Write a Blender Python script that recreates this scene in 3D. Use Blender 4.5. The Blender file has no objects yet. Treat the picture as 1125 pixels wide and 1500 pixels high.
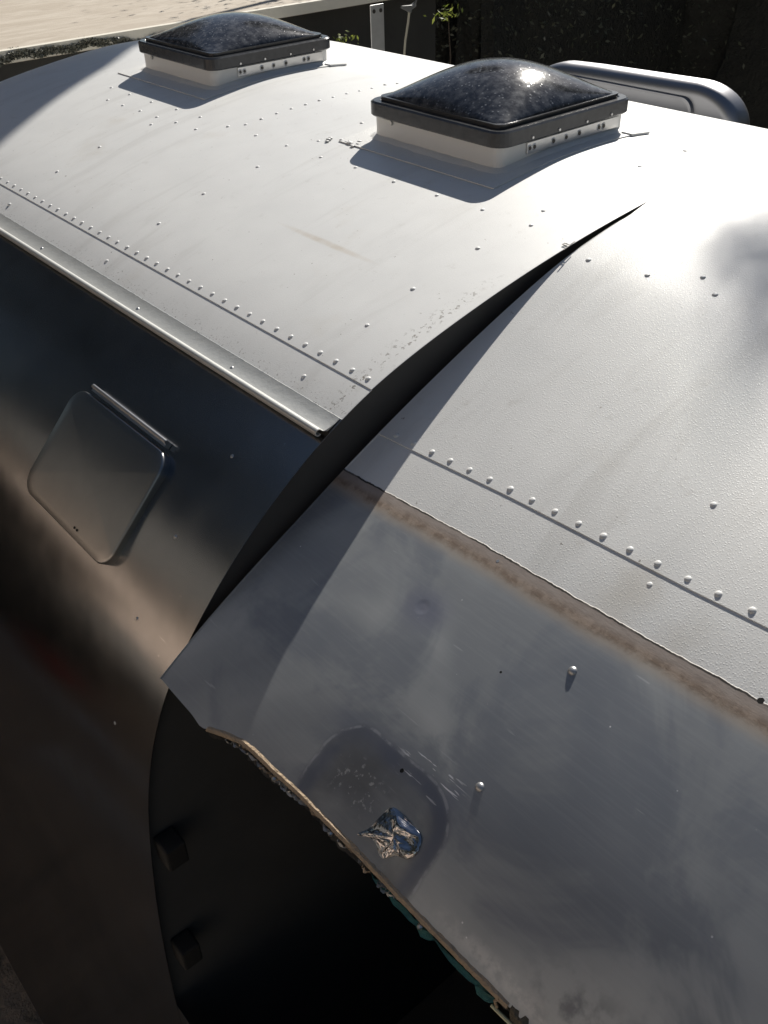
import bpy, bmesh, math, random
import numpy as np
from mathutils import Vector, Matrix
random.seed(7); rng = np.random.default_rng(11)
SC = bpy.context.scene
COL = SC.collection

# ------------------------------------------------------------------ camera, sky, sun, exposure
# X = across the trailer, Y = along it (away), Z up; origin = crown of the roof
CAM_LOC = Vector((-1.51239, -1.13680, 0.54762))
FW = Vector((0.50879819, 0.62633664, -0.59061563))
RT = Vector((0.7619037, -0.64700538, -0.029779))
UP = Vector((0.40078317, 0.43484073, 0.80640337))
cd = bpy.data.cameras.new('camera'); cam = bpy.data.objects.new('camera', cd); COL.objects.link(cam)
m = Matrix((RT, UP, -FW)).transposed().to_4x4(); m.translation = CAM_LOC
cam.matrix_world = m
cd.sensor_fit = 'VERTICAL'; cd.sensor_height = 36; cd.sensor_width = 27
cd.lens = 1393.345 / 1500 * 36
cd.clip_start = 0.02; cd.clip_end = 2000
SC.camera = cam

SUN_AZ, SUN_EL = 61.0, 34.5
a, e = math.radians(SUN_AZ), math.radians(SUN_EL)
SUN = Vector((math.sin(a)*math.cos(e), math.cos(a)*math.cos(e), math.sin(e)))
w = bpy.data.worlds.new('World'); SC.world = w; w.use_nodes = True
wn = w.node_tree; bg = wn.nodes['Background']
sky = wn.nodes.new('ShaderNodeTexSky'); sky.sky_type = 'NISHITA'; sky.sun_disc = False
sky.sun_elevation = e; sky.sun_rotation = a
sky.air_density = 1.0; sky.dust_density = 0.6
wn.links.new(sky.outputs[0], bg.inputs[0]); bg.inputs[1].default_value = 0.05
sd = bpy.data.lights.new('sun', 'SUN'); sd.energy = 4.9; sd.angle = math.radians(0.5); sd.color = (1, .95, .87)
so = bpy.data.objects.new('sun', sd); COL.objects.link(so)
so.rotation_euler = (-SUN).to_track_quat('-Z', 'Y').to_euler(); so.location = (3, 3, 6)
SC.view_settings.view_transform = 'Standard'; SC.view_settings.look = 'None'
SC.view_settings.exposure = 0.4; SC.view_settings.gamma = 1

# ------------------------------------------------------------------ helpers
def tag(o, label=None, cat=None, group=None, kind=None):
    if label: o['label'] = label
    if cat: o['category'] = cat
    if group: o['group'] = group
    if kind: o['kind'] = kind
    return o
def empty(name, label, cat, loc=(0, 0, 0), group=None):
    o = bpy.data.objects.new(name, None); COL.objects.link(o); o.location = loc
    return tag(o, label, cat, group)
def link(name, me, mat, parent=None, smooth=True):
    o = bpy.data.objects.new(name, me); COL.objects.link(o)
    for mm in (mat if isinstance(mat, (list, tuple)) else [mat]): me.materials.append(mm)
    if parent:
        o.parent = parent
        base = Vector((0, 0, 0)); q = parent
        while q: base += q.location; q = q.parent
        o.location = -base
    if smooth:
        me.polygons.foreach_set('use_smooth', [True]*len(me.polygons)); me.set_sharp_from_angle(angle=math.radians(32))
    return o
def mesh(name, V, F):
    me = bpy.data.meshes.new(name); me.from_pydata([tuple(map(float, v)) for v in V], [], F); me.update(); return me
def frombm(name, bm):
    bmesh.ops.recalc_face_normals(bm, faces=bm.faces)
    me = bpy.data.meshes.new(name); bm.to_mesh(me); bm.free(); return me
def box_bm(bm, lo, hi, bev=0.0):
    v = [bm.verts.new((x, y, z)) for x in (lo[0], hi[0]) for y in (lo[1], hi[1]) for z in (lo[2], hi[2])]
    fs = [(0, 1, 3, 2), (4, 6, 7, 5), (0, 4, 5, 1), (2, 3, 7, 6), (0, 2, 6, 4), (1, 5, 7, 3)]
    ff = [bm.faces.new([v[i] for i in f]) for f in fs]
    if bev > 0:
        ed = list({ed for f in ff for ed in f.edges})
        bmesh.ops.bevel(bm, geom=ed, offset=bev, segments=2, affect='EDGES', profile=.5)
def box(name, lo, hi, mat, parent=None, bev=0.0, xf=None):
    bm = bmesh.new(); box_bm(bm, lo, hi, bev)
    if xf is not None: bmesh.ops.transform(bm, matrix=xf, verts=bm.verts)
    return link(name, frombm(name, bm), mat, parent, smooth=False)
def tube_data(pts, rad, n=8):
    pts = [Vector(q) for q in pts]; V = []; F = []
    if not isinstance(rad, (list, tuple)): rad = [rad]*len(pts)
    for i, q in enumerate(pts):
        d = (pts[min(i+1, len(pts)-1)] - pts[max(i-1, 0)]).normalized()
        u = d.cross(Vector((0, 0, 1)) if abs(d.z) < .9 else Vector((1, 0, 0))).normalized(); v = d.cross(u)
        for k in range(n):
            t = 2*math.pi*k/n; V.append(q + (u*math.cos(t) + v*math.sin(t))*rad[i])
    for i in range(len(pts)-1):
        for k in range(n): F.append((i*n+k, i*n+(k+1) % n, (i+1)*n+(k+1) % n, (i+1)*n+k))
    F.append(tuple(range(n))[::-1]); F.append(tuple(range((len(pts)-1)*n, len(pts)*n)))
    return V, F
def tube(name, pts, rad, mat, parent=None, n=8):
    V, F = tube_data(pts, rad, n); return link(name, mesh(name, V, F), mat, parent)

# shader expression helper
class G:
    def __init__(s, name):
        s.m = bpy.data.materials.new(name); s.m.use_nodes = True
        s.t = s.m.node_tree; s.n = s.t.nodes; s.b = s.n['Principled BSDF']
        s._tc = None
    def put(s, inp, v):
        if hasattr(v, 'is_output') or isinstance(v, bpy.types.NodeSocket): s.t.links.new(v, inp)
        elif isinstance(v, (tuple, list)) and len(v) == 3 and inp.type == 'RGBA': inp.default_value = (*v, 1)
        else: inp.default_value = v
    def set(s, **k):
        for key, v in k.items(): s.put(s.b.inputs[key.replace('_', ' ')], v)
        return s
    def tc(s, out='Object'):
        if not s._tc: s._tc = s.n.new('ShaderNodeTexCoord')
        return s._tc.outputs[out]
    def uv(s):
        x = s.n.new('ShaderNodeSeparateXYZ'); s.t.links.new(s.tc('UV'), x.inputs[0]); return x.outputs[0], x.outputs[1]
    def sep(s, v):
        x = s.n.new('ShaderNodeSeparateXYZ'); s.t.links.new(v, x.inputs[0]); return x.outputs
    def mapv(s, v, scale=(1, 1, 1), rot=(0, 0, 0), loc=(0, 0, 0)):
        x = s.n.new('ShaderNodeMapping'); s.t.links.new(v, x.inputs[0])
        x.inputs['Scale'].default_value = scale; x.inputs['Rotation'].default_value = rot; x.inputs['Location'].default_value = loc
        return x.outputs[0]
    def M(s, op, a, b=0.0, c=0.0, clamp=False):
        x = s.n.new('ShaderNodeMath'); x.operation = op; x.use_clamp = clamp
        s.put(x.inputs[0], a); s.put(x.inputs[1], b); s.put(x.inputs[2], c); return x.outputs[0]
    def noise(s, v, scale, detail=3, rough=.5, dist=0.0, col=False):
        x = s.n.new('ShaderNodeTexNoise'); x.inputs['Scale'].default_value = scale
        x.inputs['Detail'].default_value = detail; x.inputs['Roughness'].default_value = rough; x.inputs['Distortion'].default_value = dist
        s.t.links.new(v, x.inputs['Vector']); return x.outputs[1 if col else 0]
    def voro(s, v, scale, feature='F1', out='Distance', rnd=1.0):
        x = s.n.new('ShaderNodeTexVoronoi'); x.feature = feature; x.inputs['Scale'].default_value = scale
        x.inputs['Randomness'].default_value = rnd
        s.t.links.new(v, x.inputs['Vector']); return x.outputs[out]
    def step(s, v, lo, hi, a=0.0, b=1.0, smooth=True):
        x = s.n.new('ShaderNodeMapRange'); x.interpolation_type = 'SMOOTHSTEP' if smooth else 'LINEAR'
        s.put(x.inputs[0], v); s.put(x.inputs[1], lo); s.put(x.inputs[2], hi); s.put(x.inputs[3], a); s.put(x.inputs[4], b)
        return x.outputs[0]
    def mix(s, f, a, b):
        x = s.n.new('ShaderNodeMix'); x.data_type = 'RGBA'
        s.put(x.inputs[0], f); s.put(x.inputs[6], a); s.put(x.inputs[7], b); return x.outputs[2]
    def bump(s, h, strength=.3, dist=.01, normal=None):
        x = s.n.new('ShaderNodeBump'); x.inputs['Strength'].default_value = strength; x.inputs['Distance'].default_value = dist
        s.put(x.inputs['Height'], h)
        if normal: s.t.links.new(normal, x.inputs['Normal'])
        return x.outputs[0]
    def ell(s, U, V, u0, v0, ru, rv, soft=.4):   # soft elliptical spot in sheet coordinates
        du = s.M('DIVIDE', s.M('SUBTRACT', U, u0), ru); dv = s.M('DIVIDE', s.M('SUBTRACT', V, v0), rv)
        d = s.M('SQRT', s.M('ADD', s.M('MULTIPLY', du, du), s.M('MULTIPLY', dv, dv)))
        return s.step(d, 1-soft, 1+soft, 1, 0)
    def rbox(s, U, V, u0, v0, hu, hv, r):          # rounded-rectangle signed distance
        qx = s.M('ADD', s.M('SUBTRACT', s.M('ABSOLUTE', s.M('SUBTRACT', U, u0)), hu), r)
        qy = s.M('ADD', s.M('SUBTRACT', s.M('ABSOLUTE', s.M('SUBTRACT', V, v0)), hv), r)
        mx = s.M('MAXIMUM', qx, 0); my = s.M('MAXIMUM', qy, 0)
        L = s.M('SQRT', s.M('ADD', s.M('MULTIPLY', mx, mx), s.M('MULTIPLY', my, my)))
        return s.M('SUBTRACT', s.M('ADD', L, s.M('MINIMUM', s.M('MAXIMUM', qx, qy), 0)), r)
def simple(name, col, rough=.5, metal=0.0, nscale=0, namt=.3, bscale=0, bstr=.2, bdist=.005, **k):
    g = G(name); c = col
    if nscale:
        c = g.mix(g.noise(g.tc(), nscale, 5, .6), tuple(x*(1-namt) for x in col), tuple(min(1, x*(1+namt)) for x in col))
    g.set(Base_Color=c, Roughness=rough, Metallic=metal, **k)
    if bscale: g.set(Normal=g.bump(g.noise(g.tc(), bscale, 4, .6), bstr, bdist))
    return g.m

# ------------------------------------------------------------------ body profile of the trailer
Y0 = -0.207
A = [(0,.025),(-.09,.0235),(-.176,.0165),(-.32,-.001),(-.476,-.0275),(-.618,-.060),(-.712,-.0865),(-.784,-.113),(-.853,-.1475),(-.916,-.187),(-.979,-.234),(-1.038,-.287),(-1.086,-.338),(-1.132,-.394),(-1.168,-.449),(-1.199,-.516),(-1.224,-.598),(-1.243,-.698),(-1.268,-.917),(-1.284,-1.233),(-1.292,-1.6),(-1.325,-1.95),(-1.41,-2.22),(-1.455,-2.32)]
B = [(0,.025),(-.09,.0235),(-.180,.016),(-.263,.0050),(-.35,-.0130),(-.401,-.0270),(-.469,-.0505),(-.569,-.0895),(-.705,-.1485),(-.826,-.2065),(-.906,-.249),(-.995,-.2955),(-1.083,-.3455),(-1.172,-.403),(-1.23,-.448),(-1.27,-.485)]
def dense(P, n=40):
    P = np.array(P, float); out = []
    Q = np.vstack([2*P[0]-P[1], P, 2*P[-1]-P[-2]]); Q[0] = (-P[1, 0], P[1, 1])
    for i in range(len(P)-1):
        p0, p1, p2, p3 = Q[i:i+4]
        for k in range(n):
            t = k/n
            out.append(.5*((2*p1)+(-p0+p2)*t+(2*p0-5*p1+4*p2-p3)*t*t+(-p0+3*p1-3*p2+p3)*t**3))
    out.append(P[-1]); out = np.array(out)
    # light smoothing so that reflections run clean
    for _ in range(260):
        out[1:-1] = .5*out[1:-1] + .25*(out[:-2]+out[2:])
    s = np.concatenate([[0], np.cumsum(np.linalg.norm(np.diff(out, axis=0), axis=1))])
    return s, out
sA, dA = dense(A); sB, dB = dense(B)
SMAX = sA[-1]
def evA(s): return np.array([np.sign(s)*np.interp(abs(s), sA, dA[:, 0]), np.interp(abs(s), sA, dA[:, 1])])
def evB(s): return evA(s) if s < 0 else np.array([np.interp(s, sB, dB[:, 0]), np.interp(s, sB, dB[:, 1])])
def tt(y): return 1-math.exp(-1.5*min(max(Y0-y, 0), 2)**1.2)
DRY = [.2, .29, .47, .63, .75, .85, 1.2]; DRV = [.010, .007, .001, -.001, -.003, -.007, -.010]
def near(s, y):
    if y > -.2149 and s > .165: y = -.2149 + (y+.2149)*max(0, 1-(s-.165)/.06)     # cut edge sits a little back from the far skin
    if .3 < s < 1.12:                                                             # the loose sheet has slipped slightly
        wgt = min(1, (s-.3)/.35, (1.12-s)/.22); s = s + wgt*float(np.interp(-y, DRY, DRV))
    t = tt(y); q = evA(s) if s <= 0 else evB(s)*(1-t)+evA(s)*t
    return Vector((q[0], y, q[1]))
CAP0, CAPL = 1.64, 1.15
def far(s, y):
    q = evA(s)
    if y > CAP0:
        u = min((y-CAP0)/CAPL, .9995); f = math.sqrt(1-u*u)
        return Vector((q[0]*f, y, (q[1]+1.15)*f-1.15))
    return Vector((q[0], y, q[1]))
def frame(f, s, y, h=.004):
    p = f(s, y); ds = (f(s+h, y)-f(s-h, y)).normalized(); dy = (f(s, y+h)-f(s, y-h)).normalized()
    n = dy.cross(ds).normalized()
    if n.z < -.2: n = -n
    return p, ds, dy, n
def at(f, s, y, h=0.0):
    p, ds, dy, n = frame(f, s, y); return p + n*h
def sheet(name, f, S, Y, mat, parent, hfun=None, smap=None, thick=.0009):
    V = []; UV = []
    for y in Y:
        for s in S:
            ss = smap(s, y) if smap else s
            h = hfun(ss, y) if hfun else 0
            V.append(at(f, ss, y, h)); UV.append((y, ss))
    ns = len(S); F = [(i*ns+j, (i+1)*ns+j, (i+1)*ns+j+1, i*ns+j+1) for i in range(len(Y)-1) for j in range(ns-1)]
    me = mesh(name, V, F); uvl = me.uv_layers.new(name='UVMap')
    for l in me.loops: uvl.data[l.index].uv = UV[l.vertex_index]
    o = link(name, me, mat, parent)
    md = o.modifiers.new('thickness', 'SOLIDIFY'); md.thickness = thick; md.offset = -1
    es = o.modifiers.new('crisp edges', 'EDGE_SPLIT'); es.split_angle = math.radians(35)
    # keep the outside outward
    n = me.polygons[len(me.polygons)//2].normal
    q = me.polygons[len(me.polygons)//2].center
    if n.dot(Vector((q.x, 0, q.z+1.1))) < 0: me.flip_normals()
    return o

# ------------------------------------------------------------------ materials
def skin_material(name, white_to, far_side):
    g = G(name); U, V = g.uv(); P = g.tc()
    n1 = g.noise(P, 60, 4, .6); nb = g.noise(P, 5, 3, .5)
    # --- thick rough white coating
    edge = g.M('ADD', V, g.M('MULTIPLY', g.M('SUBTRACT', n1, .5), .002 if far_side else .005))
    iswhite = g.step(edge, white_to-.0004, white_to+.0006, 1, 0)
    grain = g.noise(P, 520, 3, .6)
    pimple = g.step(g.voro(P, 330), .16, .42, 1, 0)
    coarse = g.noise(P, 14, 3, .5)
    hw = g.M('ADD', g.M('MULTIPLY', grain, .8), g.M('MULTIPLY', pimple, .35 if not far_side else .12))
    wcol = g.mix(coarse, (.67, .67, .655), (.76, .76, .74))
    wcol = g.mix(g.M('MULTIPLY', g.step(g.noise(g.mapv(P, (.35, 3, 1), (0, 0, .35)), 5, 5, .65, .6), .5, .75), .35), wcol, (.50, .49, .46))
    wcol = g.mix(g.M('MULTIPLY', g.step(g.noise(P, 26, 5, .75), .58, .72), .25), wcol, (.45, .43, .39))
    wcol = g.mix(g.step(g.noise(P, 95, 3, .7), .69, .76), wcol, (.28, .26, .23))           # specks of dirt
    wcol = g.mix(g.M('MULTIPLY', g.step(g.noise(P, 3.3, 4, .6), .58, .75), .5), wcol, (.55, .51, .44))
    if far_side:
        # scuffed and flaking paint beside the cut edge
        scf = g.noise(g.mapv(P, (1, 1, 1), (0, 0, .1)), 130, 4, .7)
        nearedge = g.M('MULTIPLY', g.step(U, -.185, -.15, 1, 0), g.step(U, -.195, -.18, 0, 1))
        band = g.M('MULTIPLY', nearedge, g.step(V, .45, .62, 0, 1))
        wcol = g.mix(g.M('MULTIPLY', g.step(scf, .56, .62), band), wcol, (.2, .18, .15))
        low = g.M('MULTIPLY', g.step(V, .8, .85, 0, .8), g.step(g.noise(P, 210, 3, .7), .60, .66))
        wcol = g.mix(low, wcol, (.22, .2, .18))
        st = g.ell(U, V, .16, .57, .10, .006, .6)
        wcol = g.mix(g.M('MULTIPLY', st, g.M('MULTIPLY', g.noise(P, 40, 3), .7)), wcol, (.45, .35, .22))
    # --- bare aluminium
    cl = g.noise(P, 7, 4, .55, .5); cl2 = g.noise(P, 2.2, 3, .5, .8); cl3 = g.noise(P, 26, 4, .6)
    brush = g.noise(g.mapv(P, (1, .02, 1)), 900, 2, .5)
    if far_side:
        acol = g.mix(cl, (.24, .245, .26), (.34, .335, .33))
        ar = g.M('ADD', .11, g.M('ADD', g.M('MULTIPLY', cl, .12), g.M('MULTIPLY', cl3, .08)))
    else:
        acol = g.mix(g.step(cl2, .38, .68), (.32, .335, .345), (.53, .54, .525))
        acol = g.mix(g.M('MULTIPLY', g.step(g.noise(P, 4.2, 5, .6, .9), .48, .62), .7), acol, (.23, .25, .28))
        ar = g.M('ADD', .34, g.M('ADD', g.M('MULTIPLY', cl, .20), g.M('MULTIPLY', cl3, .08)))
    if not far_side:
        streak = g.noise(g.mapv(P, (1, .035, 1), (0, 0, .12)), 240, 3, .7)
        acol = g.mix(g.M('MULTIPLY', g.step(streak, .45, .65), .05), acol, (.72, .73, .73))
        ar = g.M('ADD', ar, g.M('MULTIPLY', streak, .02))
    # fine scratches running along the body
    sc = g.noise(g.mapv(P, (1, .06, 1), (0, 0, .25)), 160, 2, .6, .2)
    scr = g.M('MULTIPLY', g.step(sc, .70, .74), g.step(g.noise(P, 9, 2), .52, .6))
    acol = g.mix(g.M('MULTIPLY', scr, .28), acol, (.8, .8, .8))
    dots = g.M('MULTIPLY', g.step(g.voro(P, 42), .035, .05, 1, 0), g.step(g.noise(P, 11, 2), .5, .6))
    acol = g.mix(dots, acol, (.85, .85, .85))
    ah = g.M('ADD', g.M('MULTIPLY', cl2, .5), g.M('MULTIPLY', cl, .06)); am = 1.0
    bumph = None
    if not far_side:
        # ghost of a removed hatch cover: darker, smoother, scratched square with a pale rim
        d = g.rbox(U, V, -.595, 1.30, .100, .172, .055)
        d = g.M('ADD', d, g.M('MULTIPLY', g.M('SUBTRACT', g.noise(P, 22, 3), .5), .010))
        inside = g.step(d, -.007, .006, 1, 0)
        ring = g.M('MULTIPLY', inside, g.step(d, -.030, -.012, 0, 1))
        acol = g.mix(g.M('MULTIPLY', inside, g.step(g.noise(P, 12, 3), .35, .65, .3, .75)), acol, (.15, .15, .15))
        acol = g.mix(g.M('MULTIPLY', ring, g.step(g.noise(P, 16, 3), .3, .6, .25, .9)), acol, (.15, .165, .21))
        halo = g.M('MULTIPLY', g.step(d, 0, .05, 1, 0), g.M('MULTIPLY', g.step(cl, .4, .6), g.step(V, 1.13, 1.17, 1, 0)))
        acol = g.mix(g.M('MULTIPLY', halo, .5), acol, (.17, .19, .26))
        rim = g.M('MULTIPLY', g.step(g.M('ABSOLUTE', d), .0008, .0024, 1, 0), g.step(n1, .4, .6))
        acol = g.mix(g.M('MULTIPLY', rim, .28), acol, (.75, .75, .78))
        s2 = g.M('MULTIPLY', g.step(g.noise(g.mapv(P, (1, .10, 1), (0, 0, -.15)), 240, 2, .6, .3), .62, .66),
                 g.ell(U, V, -.635, 1.125, .045, .022, .5))
        acol = g.mix(s2, acol, (.9, .9, .92))
        blot = g.M('MULTIPLY', g.step(g.noise(P, 130, 3, .6), .58, .66), g.ell(U, V, -.565, 1.19, .035, .025, .6))
        acol = g.mix(g.M('MULTIPLY', blot, .5), acol, (.8, .8, .78))
        ar = g.M('SUBTRACT', ar, g.M('MULTIPLY', inside, .08))
        # round dent
        dk = g.ell(U, V, -.487, .975, .030, .022, .9)
        acol = g.mix(g.M('MULTIPLY', dk, .6), acol, (.2, .21, .28))
        dent = g.ell(U, V, -.4817, .975, .008, .008, .5)
        ah = g.M('SUBTRACT', ah, g.M('MULTIPLY', dent, .12))
        # blackened smudge near the lower corner
        sm = g.M('MULTIPLY', g.ell(U, V, -.905, 1.21, .05, .03, .9), g.step(g.noise(P, 30, 4, .6), .4, .6))
        acol = g.mix(g.M('MULTIPLY', sm, .6), acol, (.10, .10, .12))
        # pale chalky line above the window sealant
        pl = g.M('MULTIPLY', g.ell(U, V, -.84, 1.232, .09, .010, .8), g.step(n1, .35, .6))
        acol = g.mix(g.M('MULTIPLY', pl, .6), acol, (.8, .78, .74))
        # brown stripe of old sealant where the gutter used to be
        wob = g.M('MULTIPLY', g.M('SUBTRACT', g.noise(P, 18, 4, .6), .5), .010)
        vb = g.M('ADD', V, wob)
        brown = g.M('MULTIPLY', g.step(g.M('ADD', vb, g.M('MULTIPLY', g.M('SUBTRACT', g.noise(P, 70, 4, .7), .5), .012)), .884, .896, 1, 0), g.step(V, white_to-.01, white_to, 0, 1))
        tan = g.step(vb, .888, .910, 1, 0)
        bc = g.mix(g.step(g.noise(P, 45, 5, .7), .42, .60), (.20, .145, .105), (.33, .26, .205))
        bc = g.mix(g.step(vb, .872, .888, 0, 1), g.mix(g.noise(P, 60, 4, .6), (.36, .32, .29), (.26, .21, .18)), bc)
        acol = g.mix(g.M('MULTIPLY', tan, .65), acol, (.40, .31, .22))
        acol = g.mix(brown, acol, bc)
        crack = g.M('MULTIPLY', g.step(edge, white_to+.0004, white_to+.0010, 0, 1), g.step(edge, white_to+.0022, white_to+.0034, 1, 0))
        acol = g.mix(g.M('MULTIPLY', crack, g.step(g.noise(P, 30, 3), .35, .5, .45, 1)), acol, (.03, .026, .022))
        am = g.M('SUBTRACT', .36, g.M('MULTIPLY', brown, .35))
        am = g.M('SUBTRACT', am, g.M('MULTIPLY', g.M('MULTIPLY', tan, g.M('SUBTRACT', 1, brown)), .35))
        ar = g.M('ADD', ar, g.M('MULTIPLY', brown, .3))
        ah = g.M('ADD', ah, g.M('MULTIPLY', g.M('MULTIPLY', brown, g.noise(g.mapv(P, (1, .3, 1)), 90, 5, .7)), .18))
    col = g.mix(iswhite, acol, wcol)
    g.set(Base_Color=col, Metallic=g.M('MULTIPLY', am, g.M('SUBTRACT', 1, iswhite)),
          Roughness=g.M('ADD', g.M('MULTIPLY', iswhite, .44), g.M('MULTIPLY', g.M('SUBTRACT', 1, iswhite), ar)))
    hh = g.M('ADD', g.M('MULTIPLY', iswhite, g.M('MULTIPLY', hw, .025 if not far_side else .020)), g.M('MULTIPLY', g.M('SUBTRACT', 1, iswhite), g.M('MULTIPLY', ah, .25)))
    g.set(Normal=g.bump(hh, .9, .012))
    return g.m
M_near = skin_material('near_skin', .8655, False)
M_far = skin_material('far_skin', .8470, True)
M_white = simple('white_paint', (.72, .72, .70), .5, 0, 30, .05, 350, .5, .002)
M_whiterivet = simple('white_rivet_paint', (.72, .72, .70), .5)
M_curb = simple('white_curb', (.74, .74, .72), .4, 0, 12, .05)
M_alu = simple('aluminium', (.62, .62, .62), .3, 1, 20, .1, 60, .1)
M_aludark = simple('dull_aluminium', (.50, .50, .50), .42, .8, 25, .15)
M_steel = simple('galvanised', (.55, .55, .54), .5, .8, 30, .15)
M_black = simple('black_rubber', (.018, .018, .017), .6, 0, 40, .5, 120, .6)
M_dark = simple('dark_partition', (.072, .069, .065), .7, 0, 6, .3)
M_screw = simple('dark_screw', (.09, .085, .08), .4, .8)
M_hole = simple('hole_black', (.004, .004, .004), .9)
M_block = simple('grey_block', (.022, .020, .018), .8, 0, 8, .3)
M_wood = simple('raw_wood', (.20, .15, .10), .7, 0, 8, .3)
def mk_smoke():
    g = G('smoked_acrylic'); P = g.tc()
    fl = g.voro(P, 150, out='Color'); r = g.sep(fl)[0]; dd = g.voro(P, 150)
    fleck = g.M('MULTIPLY', g.step(r, .55, .95), g.step(dd, .12, .42, 1, 0))
    dust = g.noise(P, 60, 4, .7)
    c = g.mix(g.M('MULTIPLY', fleck, .75), (.020, .022, .028), (.32, .33, .35))
    c = g.mix(g.M('MULTIPLY', g.step(dust, .38, .72), .6), c, (.15, .155, .165))
    g.set(Base_Color=c, Roughness=g.M('ADD', .08, g.M('MULTIPLY', dust, .09)), Specular_IOR_Level=.5)
    g.set(Normal=g.bump(g.M('ADD', g.noise(P, 40, 2), g.M('MULTIPLY', fleck, .6)), .10, .003))
    return g.m
M_smoke = mk_smoke()
M_frame = simple('smoked_frame', (.040, .042, .046), .2, 0, 60, .5, 90, .1)

# ------------------------------------------------------------------ THE TRAILER
tr = empty('travel_trailer', 'riveted aluminium travel trailer with white roof, two roof vents and a side sheet sprung open', 'trailer', (0, 0, -2.45))

# far skin: lap seam at s=.786 (upper sheet lies over the lower one)
SEAM_F, SEAM_N = .786, .7935
def lap(seam):
    def h(s, y): return .0012 if s < seam else 0.0
    return h
def srange(lo, hi, st): return list(np.arange(lo, hi, st))
S_far = srange(-SMAX, -.02, .05) + srange(0, SEAM_F, .0131) + [SEAM_F-.0003, SEAM_F+.0003] + srange(SEAM_F+.01, 1.5, .0125) + srange(1.52, SMAX, .03) + [SMAX]
Y_far = [Y0] + srange(-.19, CAP0, .03) + [CAP0 + CAPL*math.sin(q) for q in np.linspace(0.02, 1.54, 26)]
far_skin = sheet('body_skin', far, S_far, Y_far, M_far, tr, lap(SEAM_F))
tag(far_skin, 'far part of the shell with white roof above and dull bare aluminium side below')

WIN = [(-.209, 1.2665), (-.2149, 1.2659), (-.2708, 1.2689), (-.2972, 1.2701), (-.325, 1.2745), (-.332, 1.2690), (-.3634, 1.2574), (-.39, 1.2495), (-.413, 1.2471), (-.4574, 1.2470), (-.5083, 1.2450), (-.6221, 1.2464), (-.7239, 1.2490), (-1.0, 1.2490), (-1.5, 1.249)]
wy = np.array([-q[0] for q in WIN]); ws = np.array([q[1] for q in WIN])
def smax(y): return float(np.interp(-y, wy, ws))
YN0 = -.2105
S_n = srange(-SMAX, -.02, .06) + srange(0, SEAM_N, .0131) + [SEAM_N-.0003, SEAM_N+.0003] + srange(SEAM_N+.01, 1.235, .0125) + [9.0]
Y_n = [Y0-.0002, -.2149] + srange(-.22, -.70, -.009)+ srange(-.70, -1.5, -.02) + [-1.5]
near_skin = sheet('loose_side_sheet', near, S_n, Y_n, M_near, tr, lambda s, y: (.0012 if s < SEAM_N else 0)-.0016*min(1, max(0, (s-.165)/.10)), lambda s, y: smax(y) if s > 5 else s)
tag(near_skin, 'near part of the shell, sprung outward, white above a brown stripe and bare aluminium below')
# rest of the near body behind the camera and under the window
sheet('body_skin', near, srange(-SMAX, SMAX, .04), [-1.5015, -1.8, -2.1, -2.5], M_far, tr)
sheet('lower_side_sheet', far, srange(2.05, SMAX, .04)+[SMAX], [-1.5, -1.0, -.5, -.2105], M_far, tr)

# dark sheets closing the shell, standing in for the unlit interior; floor and blocks
def dark_end_sheet(y, s_hi=SMAX):
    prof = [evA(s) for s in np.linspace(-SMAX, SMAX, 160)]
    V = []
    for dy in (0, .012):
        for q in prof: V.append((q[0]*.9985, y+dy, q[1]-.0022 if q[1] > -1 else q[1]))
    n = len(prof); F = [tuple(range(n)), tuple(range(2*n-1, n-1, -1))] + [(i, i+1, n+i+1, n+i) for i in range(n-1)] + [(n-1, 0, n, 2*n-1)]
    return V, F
V, F = dark_end_sheet(Y0+.012); link('partition', mesh('partition', V, F), M_dark, tr, smooth=False)
V, F = dark_end_sheet(-2.49); link('partition', mesh('partition', V, F), M_dark, tr, smooth=False)
box('floor_panel', (-1.22, -2.48, -2.0), (1.22, Y0+.01, -1.96), M_wood, tr)
for z, x0 in ((-.747, -1.237), (-1.018, -1.257)):
    bm = bmesh.new(); box_bm(bm, (x0, Y0-.03, z-.028), (x0+.036, Y0+.011, z+.022), .004)
    link('wooden_block', frombm('wooden_block', bm), M_block, tr, smooth=False)

# drip rail (gutter) on the far shell
def sweep(name, f, prof, ys, s0, mat, parent, closed=False, jit=0.0):
    V = []; n = len(prof)
    for y in ys:
        p, ds, dy, nn = frame(f, s0, y)
        for (a_, b_) in prof:
            V.append(p + ds*(a_+random.uniform(-jit, jit)) + nn*(b_+random.uniform(-jit, jit)))
    F = []
    for i in range(len(ys)-1):
        for k in range(n if closed else n-1):
            F.append((i*n+k, i*n+(k+1) % n, (i+1)*n+(k+1) % n, (i+1)*n+k))
    if closed: F.append(tuple(range(n))[::-1]); F.append(tuple(range((len(ys)-1)*n, len(ys)*n)))
    me = mesh(name, V, F); bm = bmesh.new(); bm.from_mesh(me); me2 = frombm(name, bm); bpy.data.meshes.remove(me)
    return link(name, me2, mat, parent)
lip = [(.0335+.0056*math.cos(t), .0125+.0056*math.sin(t)) for t in np.linspace(math.pi*.9, -math.pi*.62, 12)]
lip2 = [(.0335+.0040*math.cos(t), .0125+.0040*math.sin(t)) for t in np.linspace(-math.pi*.62, math.pi*.9, 12)]
prof = [(-.004, .0004), (-.004, .0016), (.006, .0018), (.020, .0052), (.0262, .0076)] + lip + lip2 + [(.0215, .0020), (.012, .0012)]
ysr = [Y0+.003] + srange(-.18, CAP0, .05) + [CAP0+.1, CAP0+.2, CAP0+.3]
M_rail = simple('rail_metal', (.50, .50, .475), .38, .35, 40, .12, 90, .15)
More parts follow.
